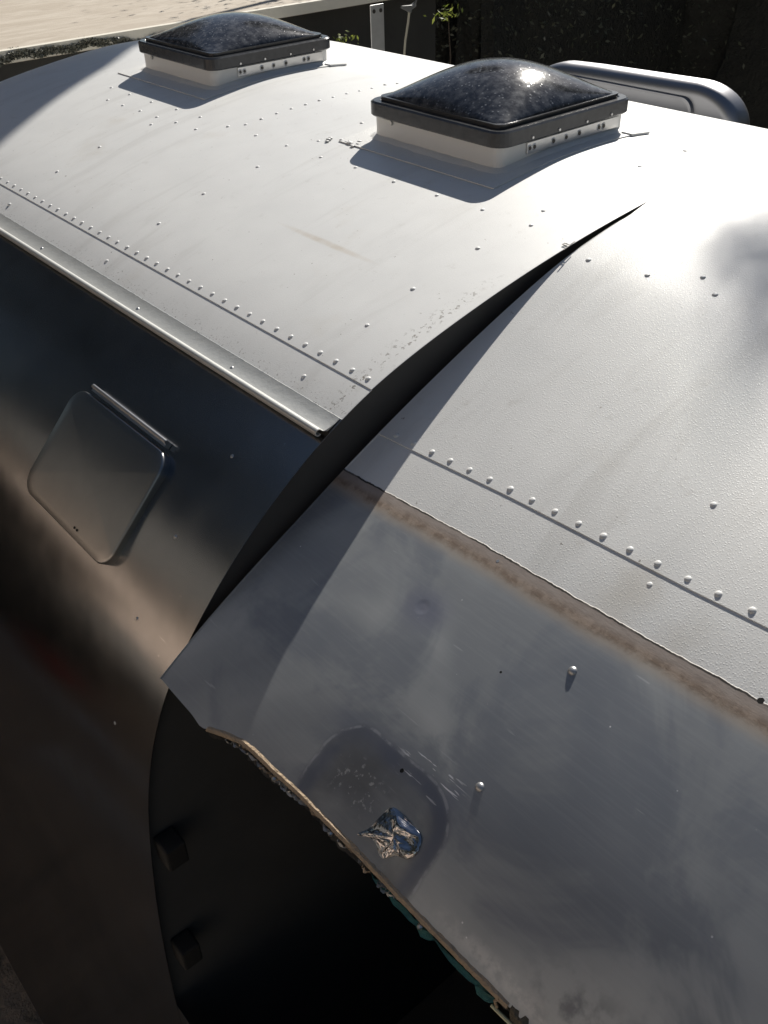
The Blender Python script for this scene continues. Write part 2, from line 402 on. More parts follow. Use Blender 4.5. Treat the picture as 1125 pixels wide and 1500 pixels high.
rail = sweep('drip_rail', far, prof, ysr, .852, M_rail, tr, closed=True)
tag(rail, 'grey metal rain gutter with a rolled lip')
# sealant bead where the white coating meets the gutter
M_seal = simple('sealant', (.42, .41, .39), .6, 0, 60, .25, 150, .8)

# rivets -------------------------------------------------------------------
def rivet_mesh(r, h, name='rivet'):
    V = [(0, 0, h)]; F = []; n = 12
    prof_ = [(.35, .97), (.62, .84), (.85, .55), (1.0, .15), (1.0, -.3)]
    for (a_, b_) in prof_:
        for k in range(n): V.append((r*a_*math.cos(2*math.pi*k/n), r*a_*math.sin(2*math.pi*k/n), h*b_))
    for k in range(n): F.append((0, 1+k, 1+(k+1) % n))
    for j in range(len(prof_)-1):
        for k in range(n): F.append((1+j*n+k, 1+(j+1)*n+k, 1+(j+1)*n+(k+1) % n, 1+j*n+(k+1) % n))
    me = mesh(name, V, F); me.polygons.foreach_set('use_smooth', [True]*len(me.polygons)); return me
RV_W = rivet_mesh(.0042, .0021); RV_W.materials.append(M_whiterivet)
RV_A = rivet_mesh(.0044, .0030); RV_A.materials.append(M_aludark)
RV_S = rivet_mesh(.0032, .0016); RV_S.materials.append(M_aludark)
small = []
def rivet(f, s, y, me, parent, h=0.0, sc=1.0, name='rivet'):
    p, ds, dy, n = frame(f, s, y)
    o = bpy.data.objects.new(name, me); COL.objects.link(o); o.parent = parent
    q = n.to_track_quat('Z', 'Y'); o.rotation_mode = 'QUATERNION'; o.rotation_quaternion = q
    sc *= random.uniform(.92, 1.08)
    o.scale = (sc, sc, sc*random.uniform(.8, 1.1)); o.location = p + n*h - tr.location
    return o
FAR_R = [(0.4037,1.2788),(0.4043,1.1975),(0.3497,1.36),(0.3525,1.2547),(0.3534,1.1409),(0.4019,1.1131),(0.4028,1.03),(0.4364,1.0004),(0.3498,1.0249),(0.3984,0.9484),(0.3486,0.9199),(0.398,0.8613),(0.3499,0.8),(0.3212,0.7702),(0.2815,0.7647),(0.2407,0.7615),(0.2024,0.7568),(0.1666,0.7495),(0.1304,0.7448),(0.0948,0.7389),(0.0561,0.7366),(0.0194,0.7336),(-0.0179,0.7331),(-0.0631,0.7387),(-0.0962,0.7318),(0.3483,0.6908),(0.3484,0.5763),(0.2963,0.5333),(0.3492,0.4572),(0.178,0.5329),(0.4469,0.5444),(0.5769,0.5524),(0.345,0.3506),(0.35,0.231),(0.348,0.1153),(0.3456,0.0026),(0.2932,-0.0888),(0.3446,-0.1084),(0.4478,-0.0877),(0.5703,1.0142),(0.6882,1.0072),(0.6929,0.5419),(0.5884,-0.0839),(0.6919,-0.0912),(0.8189,0.5482),(0.8201,-0.0857),(0.0467,-0.0957),(-0.0928,-0.0924),(.819,1.01)]
order = sorted(FAR_R, key=lambda q: q[1])
for i in range(37): rivet(far, .7735, -.1868+.0381*i+random.uniform(-.001, .001), RV_W, tr, .0010)
for s, y in order[:34]: rivet(far, s, y, RV_W, tr, .0010 if s < SEAM_F else 0)
V = []; F = []
for s, y in order[34:]:
    p, ds, dy, n = frame(far, s, y); b = len(V)
    R3 = n.to_track_quat('Z', 'Y').to_matrix()
    V += [p + n*.0010 + R3 @ v.co for v in RV_W.vertices]; F += [tuple(b+i for i in q.vertices) for q in RV_W.polygons]
o = link('small_rivets', mesh('small_rivets', V, F), M_whiterivet, tr); tag(o, kind='stuff')
NEAR_SEAM_Y = [-.3178,-.3539,-.3907,-.4277,-.4642,-.5017,-.5393,-.5771,-.6144,-.6528,-.6912,-.7308,-.7687,-.8083,-.8465,-.243,-.280]
for y in NEAR_SEAM_Y: rivet(near, .7832, y, RV_W, tr, -.0006, 1.05)
for s, y in ((.3671,-.2494),(.3586,-.3534),(.353,-.4651),(.3245,-.4246),(.6827,-.6931)): rivet(near, s, y, RV_W, tr, -.0004)
rivet(near, .81, -.6999, RV_W, tr, -.0022)
for s, y in ((.94,-.694),(1.1003,-.6898)): rivet(near, s, y, RV_A, tr, -.0022, 1.3)
for s, y in ((.8752,.7514),(.877,.348),(.8776,.0442)): rivet(far, s-.008, y, RV_S, tr, .004, 1.2)
for s, y in ((1.125,-.0786),(1.2609,-.0856),(.98,-.0831),(1.4405,-.0966)): rivet(far, s, y, RV_S, tr, 0, .95)
def disc(name, f, s, y, r, mat, h):
    p, ds, dy, n = frame(f, s, y); V = [p+n*h]
    for k in range(14): V.append(p + n*h + (ds*math.cos(k*math.pi/7)+dy*math.sin(k*math.pi/7))*r*random.uniform(.85, 1.1))
    return link(name, mesh(name, V, [(0, 1+k, 1+(k+1) % 14) for k in range(14)]), mat, tr)
disc('rivet_hole', near, 1.1429, -.6008, .0027, M_hole, -.0016)
disc('rivet_hole', near, .8655, -.8711, .0036, M_hole, -.0016)
disc('rivet_hole', near, .8756, -.5241, .0022, M_aludark, -.0014)
disc('rivet_hole', near, .986, -.6254, .0016, M_hole, -.0016)

# torn bit of sealant and metal foil caught on the cut edge
V = [at(far, .352+a_, Y0+b_, .003) for a_, b_ in ((0,0),(.012,-.001),(.012,.010),(.018,.010),(.018,-.002),(.03,-.003),(.03,-.0045),(.0165,-.0035),(.0165,.0085),(.0135,.0085),(.0135,-.0025),(0,-.0015))]
n_ = len(V); V2 = V + [v+Vector((0, 0, .001)) for v in V]
link('paint_flake', mesh('paint_flake', V2, [tuple(range(n_))[::-1], tuple(range(n_, 2*n_))]+[(i, (i+1) % n_, n_+(i+1) % n_, n_+i) for i in range(n_)]), M_seal, tr, False)

# compartment hatch on the far side ---------------------------------------------------
def rr_outline(u0, u1, v0, v1, r, n=8):
    out = []
    for cx, cy, a0 in ((u1-r, v1-r, 0), (u0+r, v1-r, 90), (u0+r, v0+r, 180), (u1-r, v0+r, 270)):
        for k in range(n+1):
            t = math.radians(a0+90*k/n); out.append((cx+r*math.cos(t), cy+r*math.sin(t)))
    return out
def plate(name, f, u0, u1, v0, v1, r, h0, h1, mat, parent, crown=0.0, rb=.006, grid=None, seed_uv=False):
    # a rounded plate lying on the sheet: concentric rings of one outline, u along Y, v along s
    c = ((u0+u1)/2, (v0+v1)/2); V = []; F = []; rings = []
    levels = [(1.0, h0), (1.0, h1-rb)]
    hw_ = (u1-u0)/2
    for k in range(1, 5):
        t = k/4*math.pi/2; levels.append((1-(rb*(1-math.cos(t)))/hw_, h1-rb+rb*math.sin(t)))
    for sc in (.85, .7, .55, .4, .25, .1): levels.append((sc, h1+crown*(1-sc*sc)))
    ol = rr_outline(u0, u1, v0, v1, r)
    n = len(ol); UV = []
    for sc, h in levels:
        for (u, v) in ol:
            uu = c[0]+(u-c[0])*sc; vv = c[1]+(v-c[1])*sc
            V.append(at(f, vv, uu, h)); UV.append((uu, vv))
    V.append(at(f, c[1], c[0], h1+crown)); UV.append(c)
    for j in range(len(levels)-1):
        for k in range(n): F.append((j*n+k, j*n+(k+1) % n, (j+1)*n+(k+1) % n, (j+1)*n+k))
    for k in range(n): F.append(((len(levels)-1)*n+k, (len(levels)-1)*n+(k+1) % n, len(V)-1))
    me = mesh(name, V, F); bm = bmesh.new(); bm.from_mesh(me); bmesh.ops.recalc_face_normals(bm, faces=bm.faces); bm.to_mesh(me); bm.free()
    uvl = me.uv_layers.new(name='UVMap')
    for l in me.loops: uvl.data[l.index].uv = UV[l.vertex_index]
    return link(name, me, mat, parent)
M_hatch = simple('hatch_metal', (.31, .31, .31), .28, 1, 18, .12, 9, .04)
hatch = plate('access_hatch', far, .012, .322, 1.036, 1.236, .032, -.001, .015, M_hatch, tr, rb=.0035)
tag(hatch, 'square bare aluminium hatch with rounded corners')
plate('hatch_frame', far, .016, .318, 1.040, 1.232, .030, -.001, .006, M_aludark, hatch, rb=.002).name = 'hatch_frame'
hg = sweep('hinge', far, [(.0034*math.cos(t)-.002, .0034*math.sin(t)+.0125) for t in np.linspace(0, 2*math.pi, 10)[:-1]], srange(.042, .290, .02)+[.288], 1.0235, M_alu, hatch, closed=True)
sweep('hinge_leaf', far, [(-.004, .001), (-.004, .010), (-.002, .0110), (.006, .0110), (.006, .001)], srange(.042, .290, .02)+[.288], 1.0235, M_alu, hatch, closed=True)
for y in (.130, .121): disc('screw_hole', far, 1.220, y, .0025, M_hole, .0156)

# window opening: sealant edge, torn rubber, broken glass ---------------------------------
M_tan = simple('tan_sealant', (.42, .31, .20), .65, 0, 90, .3, 200, .7)
M_glass = simple('broken_green_glass', (.05, .15, .12), .12, 0, 60, .7, 150, .4)
M_pale = simple('pale_strip', (.62, .60, .38), .5, 0, 60, .15)
M_flake = simple('grey_flakes', (.40, .39, .36), .45, .3, 90, .5)
win = bpy.data.objects.new('window_opening', None); COL.objects.link(win); win.parent = tr
win.location = (0, 0, 0)
ysw = list(np.arange(-.333, -.846, -.006))
def edge_strip(name, prof, ys, mat, jit, parent=win, off=None):
    V = []; n = len(prof)
    for i, y in enumerate(ys):
        s0 = smax(y); p, ds, dy, nn = frame(near, s0, y)
        k = off(y) if off else 0
        for (a_, b_) in prof:
            V.append(p + ds*(a_+k+random.uniform(-jit, jit)) + nn*(b_+random.uniform(-jit, jit)))
    F = [(i*n+k, i*n+(k+1) % n, (i+1)*n+(k+1) % n, (i+1)*n+k) for i in range(len(ys)-1) for k in range(n)]
    F += [tuple(range(n))[::-1], tuple(range((len(ys)-1)*n, len(ys)*n))]
    bm = bmesh.new(); me = mesh(name, V, F); bm.from_mesh(me); bpy.data.meshes.remove(me)
    return link(name, frombm(name, bm), mat, parent)
edge_strip('sealant_strip', [(-.004, -.0018), (-.001, .0003), (.0035, -.0005), (.0045, -.004), (.001, -.006), (-.003, -.005)], ysw, M_tan, .0004)
edge_strip('torn_gasket', [(-.004, -.007), (.004, -.006), (.009, -.012), (.008, -.024), (.000, -.022)], [y for y in np.arange(-.333, -.90, -.005)], M_black, .0016)
edge_strip('torn_gasket', [(.003, -.012), (.0125, -.013), (.013, -.030), (.003, -.032)], [y for y in np.arange(-.36, -.70, -.006)], M_black, .0022, off=lambda y: .003*math.sin(y*40))
def shard(name, y, ln, a0, a1, d, mat, tilt=.0):
    s0 = smax(y); p, ds, dy, nn = frame(near, s0, y); k = 7; V = []
    for i in range(k):
        t = (i/(k-1)-.5)*ln
        wob = random.uniform(-.0012, .0012)
        V += [p+dy*t+ds*(a0+wob)+nn*(-d), p+dy*t+ds*(a1*(1-.5*abs(2*i/(k-1)-1)**2)+a0*.0+wob)+nn*(-d+tilt)]
    V = V + [v - nn*.003 for v in V]; n = 2*k
    F = [(2*i, 2*i+1, 2*i+3, 2*i+2) for i in range(k-1)] + [(n+2*i+2, n+2*i+3, n+2*i+1, n+2*i) for i in range(k-1)]
    F += [(2*i, 2*i+2, n+2*i+2, n+2*i) for i in range(k-1)] + [(2*i+1, n+2*i+1, n+2*i+3, 2*i+3) for i in range(k-1)]
    F += [(0, n, n+1, 1), (n-2, n-1, 2*n-1, 2*n-2)]
    return link(name, mesh(name, V, F), mat, win, False)
for y, ln, a0, a1 in ((-.695, .075, .007, .013), (-.728, .030, .006, .015), (-.782, .085, .007, .0125), (-.815, .030, .006, .016), (-.655, .030, .007, .011)):
    shard('glass_shard', y, ln, a0, a1, .007, M_glass, .002)
for i in range(34):
    y = random.uniform(-.36, -.68); q0 = random.uniform(.003, .010)
    shard('gasket_flake', y, random.uniform(.006, .022), q0, q0+random.uniform(.002, .004), random.uniform(.0045, .008), M_flake if random.random() < .7 else M_tan, random.uniform(-.002, .003))
for y in (-.462, -.57, -.722):
    s0 = smax(y); p, ds, dy, nn = frame(near, s0+.008, y)
    bm = bmesh.new(); bmesh.ops.create_icosphere(bm, subdivisions=1, radius=.0038); bmesh.ops.translate(bm, verts=bm.verts, vec=p-nn*.004)
    link('screw_head', frombm('screw_head', bm), M_alu, win)
ps = []
for y in np.arange(-.826, -.95, -.01):
    p, ds, dy, nn = frame(near, smax(y)+.0165-max(0, (-.84-y))*.03, y); ps.append(p-nn*.012)
tube('pale_strip', ps, .0022, M_pale, win)
tube('sealant_strip', [at(near, smax(-.833)+a_, -.833+b_, c_) for a_, b_, c_ in ((.001, 0, -.001), (.007, .004, -.004), (.013, .001, -.010))], .0017, M_tan, win)
edge_strip('crumbling_foam', [(-.004, -.003), (.001, .0004), (.010, -.008), (.012, -.018), (.0, -.018)], [y for y in np.arange(-.846, -1.1, -.004)], simple('crumbly_foam', (.12, .10, .07), .8, 0, 120, .6, 200, 1), .0020)

# crumpled foil patch on the bare sheet --------------------------------------------------
M_foil = simple('crumpled_foil', (.40, .40, .42), .10, 1, 14, .5)
FO = [(1.179,-.6159),(1.1784,-.6289),(1.1805,-.657),(1.1811,-.67),(1.1962,-.6765),(1.2116,-.672),(1.2151,-.664),(1.2175,-.6529),(1.2302,-.6479),(1.2325,-.6384),(1.2234,-.6293),(1.2223,-.612),(1.2336,-.6010),(1.2290,-.6010),(1.2158,-.611),(1.196,-.612)]
c = (1.203, -.643); rr = random.Random(5); V = []; hts = [rr.uniform(.000, .003) for _ in FO]
for sc in (1.0, .86, .55, .28):
    for i, (s, y) in enumerate(FO):
        js, jy = (0, 0) if sc == 1 else (rr.uniform(-.0022, .0022), rr.uniform(-.0026, .0026))
        V.append(at(near, c[0]+(s-c[0])*sc+js, c[1]+(y-c[1])*sc+jy, -.0016+ (hts[i]*.5 if sc == 1 else (rr.uniform(.002, .0075) if sc < .8 else rr.uniform(.001, .004)))))
V.append(at(near, c[0], c[1], .004)); n_ = len(FO)
F = []
for j in range(3):
    for k in range(n_):
        a_, b_, c_, d_ = j*n_+k, j*n_+(k+1) % n_, (j+1)*n_+(k+1) % n_, (j+1)*n_+k
        F += [(a_, b_, c_), (a_, c_, d_)] if rr.random() < .5 else [(a_, b_, d_), (b_, c_, d_)]
for k in range(n_): F.append((3*n_+k, 3*n_+(k+1) % n_, len(V)-1))
me = mesh('crumpled_foil', V, F); bm = bmesh.new(); bm.from_mesh(me); me = frombm('crumpled_foil', bm)
fo = link('crumpled_foil', me, M_foil, None, False)
sb = fo.modifiers.new('folds', 'SUBSURF'); sb.levels = sb.render_levels = 2
tx = bpy.data.textures.new('creases', 'CLOUDS'); tx.noise_scale = .016; tx.noise_depth = 2
dm = fo.modifiers.new('creases', 'DISPLACE'); dm.texture = tx; dm.strength = .0028; dm.mid_level = .45
fo.modifiers.new('thickness', 'SOLIDIFY').thickness = .0004
tag(fo, 'small crumpled scrap of shiny dark foil stuck on the bare aluminium sheet', 'foil scrap')

# ------------------------------------------------------------------ roof vents
def rr_loft(name, levels, mat, parent, cap=True, smooth=False):
    # levels: (half x, half y, radius, z) around the parent's centre
    V = []; F = []; nper = None
    for hx, hy, r, z in levels:
        ol = rr_outline(-hx, hx, -hy, hy, r, 6); nper = len(ol)
        V += [(x, y, z) for x, y in ol]
    for j in range(len(levels)-1):
        for k in range(nper): F.append((j*nper+k, j*nper+(k+1) % nper, (j+1)*nper+(k+1) % nper, (j+1)*nper+k))
    if cap: F.append(tuple(range(nper))[::-1]); F.append(tuple(range((len(levels)-1)*nper, len(levels)*nper)))
    me = mesh(name, V, F); bm = bmesh.new(); bm.from_mesh(me); bpy.data.meshes.remove(me)
    me = frombm(name, bm)
    o = bpy.data.objects.new(name, me); COL.objects.link(o); me.materials.append(mat); o.parent = parent
    if smooth:
        me.polygons.foreach_set('use_smooth', [True]*len(me.polygons))
    return o
VX, VZ, VS = -.039, .014, .974
def roofz(x): return (evA(abs(x*VS+VX))[1]-VZ)/VS
def roof_vent(y0, label, ztop, ext, lump):
    v = bpy.data.objects.new('roof_vent', None); COL.objects.link(v); v.parent = tr
    v.location = Vector((VX, y0, VZ)) - tr.location; v.scale = (VS, VS, VS)
    tag(v, label)
    # flange plate that follows the roof
    V = []; F = []; xs = np.linspace(-.243, .150, 14)
    for th in (.0016, .0036):
        for x in xs:
            for yy in (-.228, .228):
                V.append(Vector((x, yy, roofz(x)+th)))
    n = len(xs)*2
    for i in range(len(xs)-1):
        F += [(2*i, 2*i+2, 2*i+3, 2*i+1), (n+2*i, n+2*i+1, n+2*i+3, n+2*i+2), (2*i, n+2*i, n+2*i+2, 2*i+2), (2*i+1, 2*i+3, n+2*i+3, n+2*i+1)]
    F += [(0, 1, n+1, n), (n-2, 2*n-2, 2*n-1, n-1)]
    me = mesh('mounting_flange', V, F); o = bpy.data.objects.new('mounting_flange', me); COL.objects.link(o); me.materials.append(M_white); o.parent = v
    # sealant fillet round the curb
    V = []; F = []; ring = rr_outline(-.185, .185, -.185, .185, .03, 5); N = len(ring)
    dens = []
    for i in range(N):
        p, q = Vector(ring[i]), Vector(ring[(i+1) % N]); L = (q-p).length; k = max(1, int(L/.02))
        dens += [p.lerp(q, j/k) for j in range(k)]
    N = len(dens)
    for i, q in enumerate(dens):
        d = q.normalized()
        for out_, up in ((-.002, .009), (.004+random.uniform(-.002, .002), .008), (.012+random.uniform(-.003, .003), .006), (.020+random.uniform(-.003, .005), .002)):
            x, y = q.x+d.x*out_, q.y+d.y*out_
            V.append((x, y, roofz(x)+up+random.uniform(-.0006, .0006)))
    for i in range(N):
        for k in range(3): F.append((i*4+k, i*4+k+1, ((i+1) % N)*4+k+1, ((i+1) % N)*4+k))
    me = mesh('sealant_fillet', V, F); me.polygons.foreach_set('use_smooth', [True]*len(F))
    o = bpy.data.objects.new('sealant_fillet', me); COL.objects.link(o); me.materials.append(M_white); o.parent = v
    rr_loft('curb', [(.185, .185, .022, -.03), (.185, .185, .022, .052)], M_curb, v)
    # lid: smoked frame, then pillow dome
    b = .1955
    fr = rr_loft('lid_frame', [(b-.003, b-.003, .030, .044), (b, b, .032, .047), (b, b, .032, .0705), (b-.004, b-.004, .030, .0735), (b-.016, b-.016, .022, .0735), (b-.018, b-.018, .02, .072), (.176, .176, .018, .072), (.176, .176, .018, .081)], M_frame, v)
    V = []; F = []; N = 44; hd = .1725; zb = .079
    for i in range(N+1):
        for j in range(N+1):
            u = -1+2*i/N; w_ = -1+2*j/N
            u = math.copysign(1-(1-abs(u))**1.3, u); w_ = math.copysign(1-(1-abs(w_))**1.3, w_)
            z = zb+(ztop-zb)*(max(0, math.cos(u*math.pi/2))**.64)*(max(0, math.cos(w_*math.pi/2))**.64)
            # rounded corners
            x, y = u*hd, w_*hd; r = .02
            dx, dy = abs(x)-(hd-r), abs(y)-(hd-r)
            if dx > 0 and dy > 0:
                L = math.hypot(dx, dy)
                if L > 0:
                    mx_ = max(dx, dy); k = mx_/L
                    x = math.copysign(hd-r+dx*k, x); y = math.copysign(hd-r+dy*k, y)
            V.append((x, y, z))
    for i in range(N):
        for j in range(N): F.append((i*(N+1)+j, (i+1)*(N+1)+j, (i+1)*(N+1)+j+1, i*(N+1)+j+1))
    b0 = len(V); border = [i*(N+1) for i in range(N+1)] + [N*(N+1)+j for j in range(1, N+1)] + [i*(N+1)+N for i in range(N-1, -1, -1)] + [j for j in range(N-1, 0, -1)]
    for k in border: V.append((V[k][0], V[k][1], .0725))
    for k in range(len(border)): F.append((border[k], b0+k, b0+(k+1) % len(border), border[(k+1) % len(border)]))
    me = mesh('dome', V, F); bm = bmesh.new(); bm.from_mesh(me); me = frombm('dome', bm)
    me.polygons.foreach_set('use_smooth', [True]*len(me.polygons))
    o = bpy.data.objects.new('dome', me); COL.objects.link(o); me.materials.append(M_smoke); o.parent = v
    # small catches on the dome lip
    # hinge strip on the face towards the camera, with screws
    def pbox(name, lo, hi, mat, bev=.0008, par=v):
        bm = bmesh.new(); box_bm(bm, lo, hi, bev); me = frombm(name, bm); o = bpy.data.objects.new(name, me); COL.objects.link(o); me.materials.append(mat); o.parent = par; return o
    hs = pbox('hinge_strip', (-.113, -.1885, .0195), (.158, -.1852, .0415), M_alu)
    def screw(name, x, y, z, r, ln, mat, par, axis='Y'):
        bm = bmesh.new(); bmesh.ops.create_cone(bm, cap_ends=True, segments=12, radius1=r, radius2=r*.75, depth=ln)
        rot = Matrix.Rotation(math.pi/2, 4, 'X') if axis == 'Y' else Matrix.Rotation(-math.pi/2, 4, 'Y')
        bmesh.ops.transform(bm, matrix=Matrix.Translation((x, y, z)) @ rot, verts=bm.verts)
        me = frombm(name, bm); o = bpy.data.objects.new(name, me); COL.objects.link(o); me.materials.append(mat); o.parent = par
    for x, r in ((-.107, .0042), (-.094, .0042), (-.040, .0045), (-.003, .0040), (.036, .0045), (.096, .0042), (.110, .0045), (.150, .003)):
        if r > .0035:
            screw('screw', x, -.1890, .0305, r+.0022, .001, M_alu, hs)
            screw('screw', x, -.1895, .0305, r+.0004, .0022, M_screw, hs)
    for x in (-.108, -.033, .048, .123): screw('screw', x, -.1962, .0515, .0034, .003, M_alu, fr)
    screw('screw', -.1862, .122, .038, .006, .006, M_steel, v, 'X')
    # bare end of the flange lying out on the roof
    V = [(x, yy, roofz(x)+h) for h in (.002, .0065) for x, yy in ((.150, -.232), (ext, -.238), (ext, -.219), (.150, -.205))]
    me = mesh('mounting_flange', V, [(0, 3, 2, 1), (4, 5, 6, 7), (0, 1, 5, 4), (1, 2, 6, 5), (2, 3, 7, 6), (3, 0, 4, 7)])
    o = bpy.data.objects.new('mounting_flange', me); COL.objects.link(o); me.materials.append(M_curb); o.parent = v
    if lump:
        bm = bmesh.new()
        for k in range(14):
            t = rr.uniform(0, 1); x = -.238+rr.uniform(-.012, .02)-.03*t*rr.random(); y = .205+rr.uniform(-.03, .055)
            r = rr.uniform(.002, .0048)
            ret = bmesh.ops.create_icosphere(bm, subdivisions=1, radius=r)
            for q in ret['verts']: q.co = Vector((q.co.x*1.6, q.co.y*1.9, q.co.z*.5)) + Vector((x, y, roofz(x)+.003))
        me = frombm('sealant_lump', bm); me.polygons.foreach_set('use_smooth', [True]*len(me.polygons))
        o = bpy.data.objects.new('sealant_lump', me); COL.objects.link(o); me.materials.append(M_white); o.parent = v
    return v
roof_vent(.2665, 'nearer square roof vent with smoked dark dome catching the sun', .1445, .200, True)
roof_vent(1.235, 'farther square roof vent with smoked dark dome', .134, .20, False)

# ------------------------------------------------------------------ silver housing on the far slope of the roof
V = []; F = []
ya, yb, zt, zbm, R_ = .340, 1.12, -.084, -.62, .115
def hood_outline(inset):
    pts = []
    y0_, y1_, z1 = ya+inset, yb-inset, zt-inset; r = max(R_-inset, .02)
    pts.append((y0_, zbm))
    for k in range(13):
        t = math.pi - k/12*math.pi/2; pts.append((y0_+r*1.35+r*1.35*math.cos(t), z1-r+r*math.sin(t)))
    for k in range(1, 5): # slightly falling top
        pts.append((y0_+r*1.35+(y1_-r*1.35-(y0_+r*1.35))*k/5, z1-.002*k))
    for k in range(13):
        t = math.pi/2 - k/12*math.pi/2; pts.append((y1_-r*1.35+r*1.35*math.cos(t), z1-.012-r+r*math.sin(t)))
    pts.append((y1_, zbm)); return pts
lv = []
x0h, x1h = .985, 1.085; rb = .034
for k in range(9):
    t = k/8*math.pi/2; lv.append((x0h+rb*(1-math.sin(t)), rb*(1-math.cos(t))))
lv = [(x, ins) for x, ins in lv[::-1]]
lv = [(x0h+rb*(1-math.cos(t)) , rb*(1-math.sin(t))) for t in np.linspace(0, math.pi/2, 9)]
lv += [(x1h-rb*(1-math.cos(t)), rb*(1-math.sin(t))) for t in np.linspace(math.pi/2, 0, 9)]
for x, ins in lv:
    V += [(x, y, z) for y, z in hood_outline(ins)]
nn_ = len(hood_outline(0))
for j in range(len(lv)-1):
    for k in range(nn_): F.append((j*nn_+k, j*nn_+(k+1) % nn_, (j+1)*nn_+(k+1) % nn_, (j+1)*nn_+k))
F.append(tuple(range(nn_))); F.append(tuple(range((len(lv)-1)*nn_, len(lv)*nn_))[::-1])
M_hood = simple('silver_hood', (.30, .30, .315), .40, 1, 12, .08)
me = mesh('vent_hood', V, F); bm = bmesh.new(); bm.from_mesh(me)
hood = link('vent_hood', frombm('vent_hood', bm), M_hood, tr)
tag(hood, 'rounded silver metal housing with a recessed panel on the far slope of the roof')
ol = rr_outline(.478, 1.09, -.58, -.120, .040, 8)
V = []; n_ = len(ol); cy, cz = .7875, -.36
for x, sc in ((x0h+.002, 1.0), (x0h-.011, .992), (x0h-.012, .968), (x0h-.001, .955)): V += [(x, cy+(y-cy)*sc, cz+(z-cz)*sc) for y, z in ol]
F = [(j*n_+k, j*n_+(k+1) % n_, (j+1)*n_+(k+1) % n_, (j+1)*n_+k) for j in range(3) for k in range(n_)] + [tuple(range(3*n_, 4*n_))]
me = mesh('inset_panel', V, F); bm = bmesh.new(); bm.from_mesh(me)
link('inset_panel', frombm('inset_panel', bm), M_hood, hood, False)

# ------------------------------------------------------------------ ground
g = G('ground'); P = g.tc()
gc = g.mix(g.noise(P, .8, 5, .6), (.19, .145, .10), (.32, .25, .18)); gc = g.mix(g.step(g.noise(P, 14, 4, .7), .5, .7), gc, (.07, .065, .05))
g.set(Base_Color=gc, Roughness=.9, Normal=g.bump(g.noise(P, 20, 5, .6), .6, .04))
V = [(x, y, -2.46+ (0 if abs(x) < 30 and abs(y) < 30 else 0)) for x in (-400, 400) for y in (-400, 400)]
tag(link('ground', mesh('ground', V, [(0, 2, 3, 1)]), g.m, None, False), kind='structure')

# ------------------------------------------------------------------ shed with a tan flat roof behind the trailer
shed = empty('garden_shed', 'low shed with a weathered tan flat roof and cream edge board behind the trailer', 'shed', (-1, 5.5, -2.46))
g = G('tan_roof'); P = g.tc()
n = g.noise(g.mapv(P, (1, 3.2, 1), (0, 0, .12)), 3.2, 6, .62, 1.2); n2 = g.noise(g.mapv(P, (1, 5, 1), (0, 0, .1)), 9, 5, .6, .6)
tcn = g.mix(g.step(n, .35, .68), (.42, .36, .285), (.51, .45, .37)); tcn = g.mix(g.M('MULTIPLY', g.step(n2, .5, .75), .5), tcn, (.34, .27, .21))
g.set(Base_Color=tcn, Roughness=.8, Normal=g.bump(n2, .3, .01)); M_tanroof = g.m
M_fascia = simple('cream_board', (.72, .68, .58), .7, 0, 7, .15, 60, .3)
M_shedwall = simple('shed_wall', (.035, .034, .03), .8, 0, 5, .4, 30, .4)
M_greygreen = simple('mossy_edge', (.15, .15, .11), .9, 0, 30, .5, 90, 1, .02)
box('roof', (-4.2, 3.03, -.215), (2.6, 8.0, -.162), M_tanroof, shed)
box('edge_board', (-4.2, 2.995, -.207), (2.62, 3.028, -.1605), M_fascia, shed)
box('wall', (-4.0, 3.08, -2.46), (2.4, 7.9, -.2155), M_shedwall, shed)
# ------------------------------------------------------------------ steel strap and cable behind the roof
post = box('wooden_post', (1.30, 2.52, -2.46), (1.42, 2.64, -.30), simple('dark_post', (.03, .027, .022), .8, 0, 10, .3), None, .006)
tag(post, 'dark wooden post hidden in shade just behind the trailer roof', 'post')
st = empty('steel_strap', 'flat grey steel strap with two bolt holes standing behind the roof', 'strap', (1.42, 2.5, -.5))
bm = bmesh.new(); box_bm(bm, (1.388, 2.400, -.36), (1.464, 2.405, -.108), .002)
link('strap_plate', frombm('strap_plate', bm), M_steel, st, False)
box('strap_foot', (1.388, 2.405, -.365), (1.464, 2.53, -.360), M_steel, st)
for x in (1.407, 1.445):
    bm = bmesh.new(); bmesh.ops.create_cone(bm, cap_ends=True, segments=16, radius1=.0085, radius2=.0085, depth=.002)
    bmesh.ops.transform(bm, matrix=Matrix.Translation((x, 2.3988, -.133)) @ Matrix.Rotation(math.pi/2, 4, 'X'), verts=bm.verts)
    link('bolt_hole', frombm('bolt_hole', bm), M_screw, st, False)
M_cable = simple('pale_cable', (.30, .28, .22), .6)
cb = empty('hanging_cable', 'pale cable with a dark grey clip hanging behind the roof beside the strap', 'cable', (1.6, 2.4, -.3))
tube('cable', [(1.578, 2.40, -.60), (1.576, 2.4, -.34), (1.585, 2.4, -.27), (1.603, 2.4, -.20), (1.612, 2.4, -.150), (1.63, 2.4, -.135)], .0055, M_cable, cb)
tube('conduit', [(1.60, 2.4, -.150), (1.64, 2.4, -.135), (1.665, 2.4, -.10), (1.675, 2.4, .2), (1.68, 2.42, .9)], .011, simple('grey_conduit', (.16, .16, .155), .5), cb)
bm = bmesh.new(); box_bm(bm, (-.030, -.006, -.016), (.030, .006, .016), .003)
for q in bm.verts:
    if q.co.x < 0: q.co.z *= .35
bmesh.ops.transform(bm, matrix=Matrix.Translation((1.585, 2.39, -.140)) @ Matrix.Rotation(.25, 4, 'Y'), verts=bm.verts)
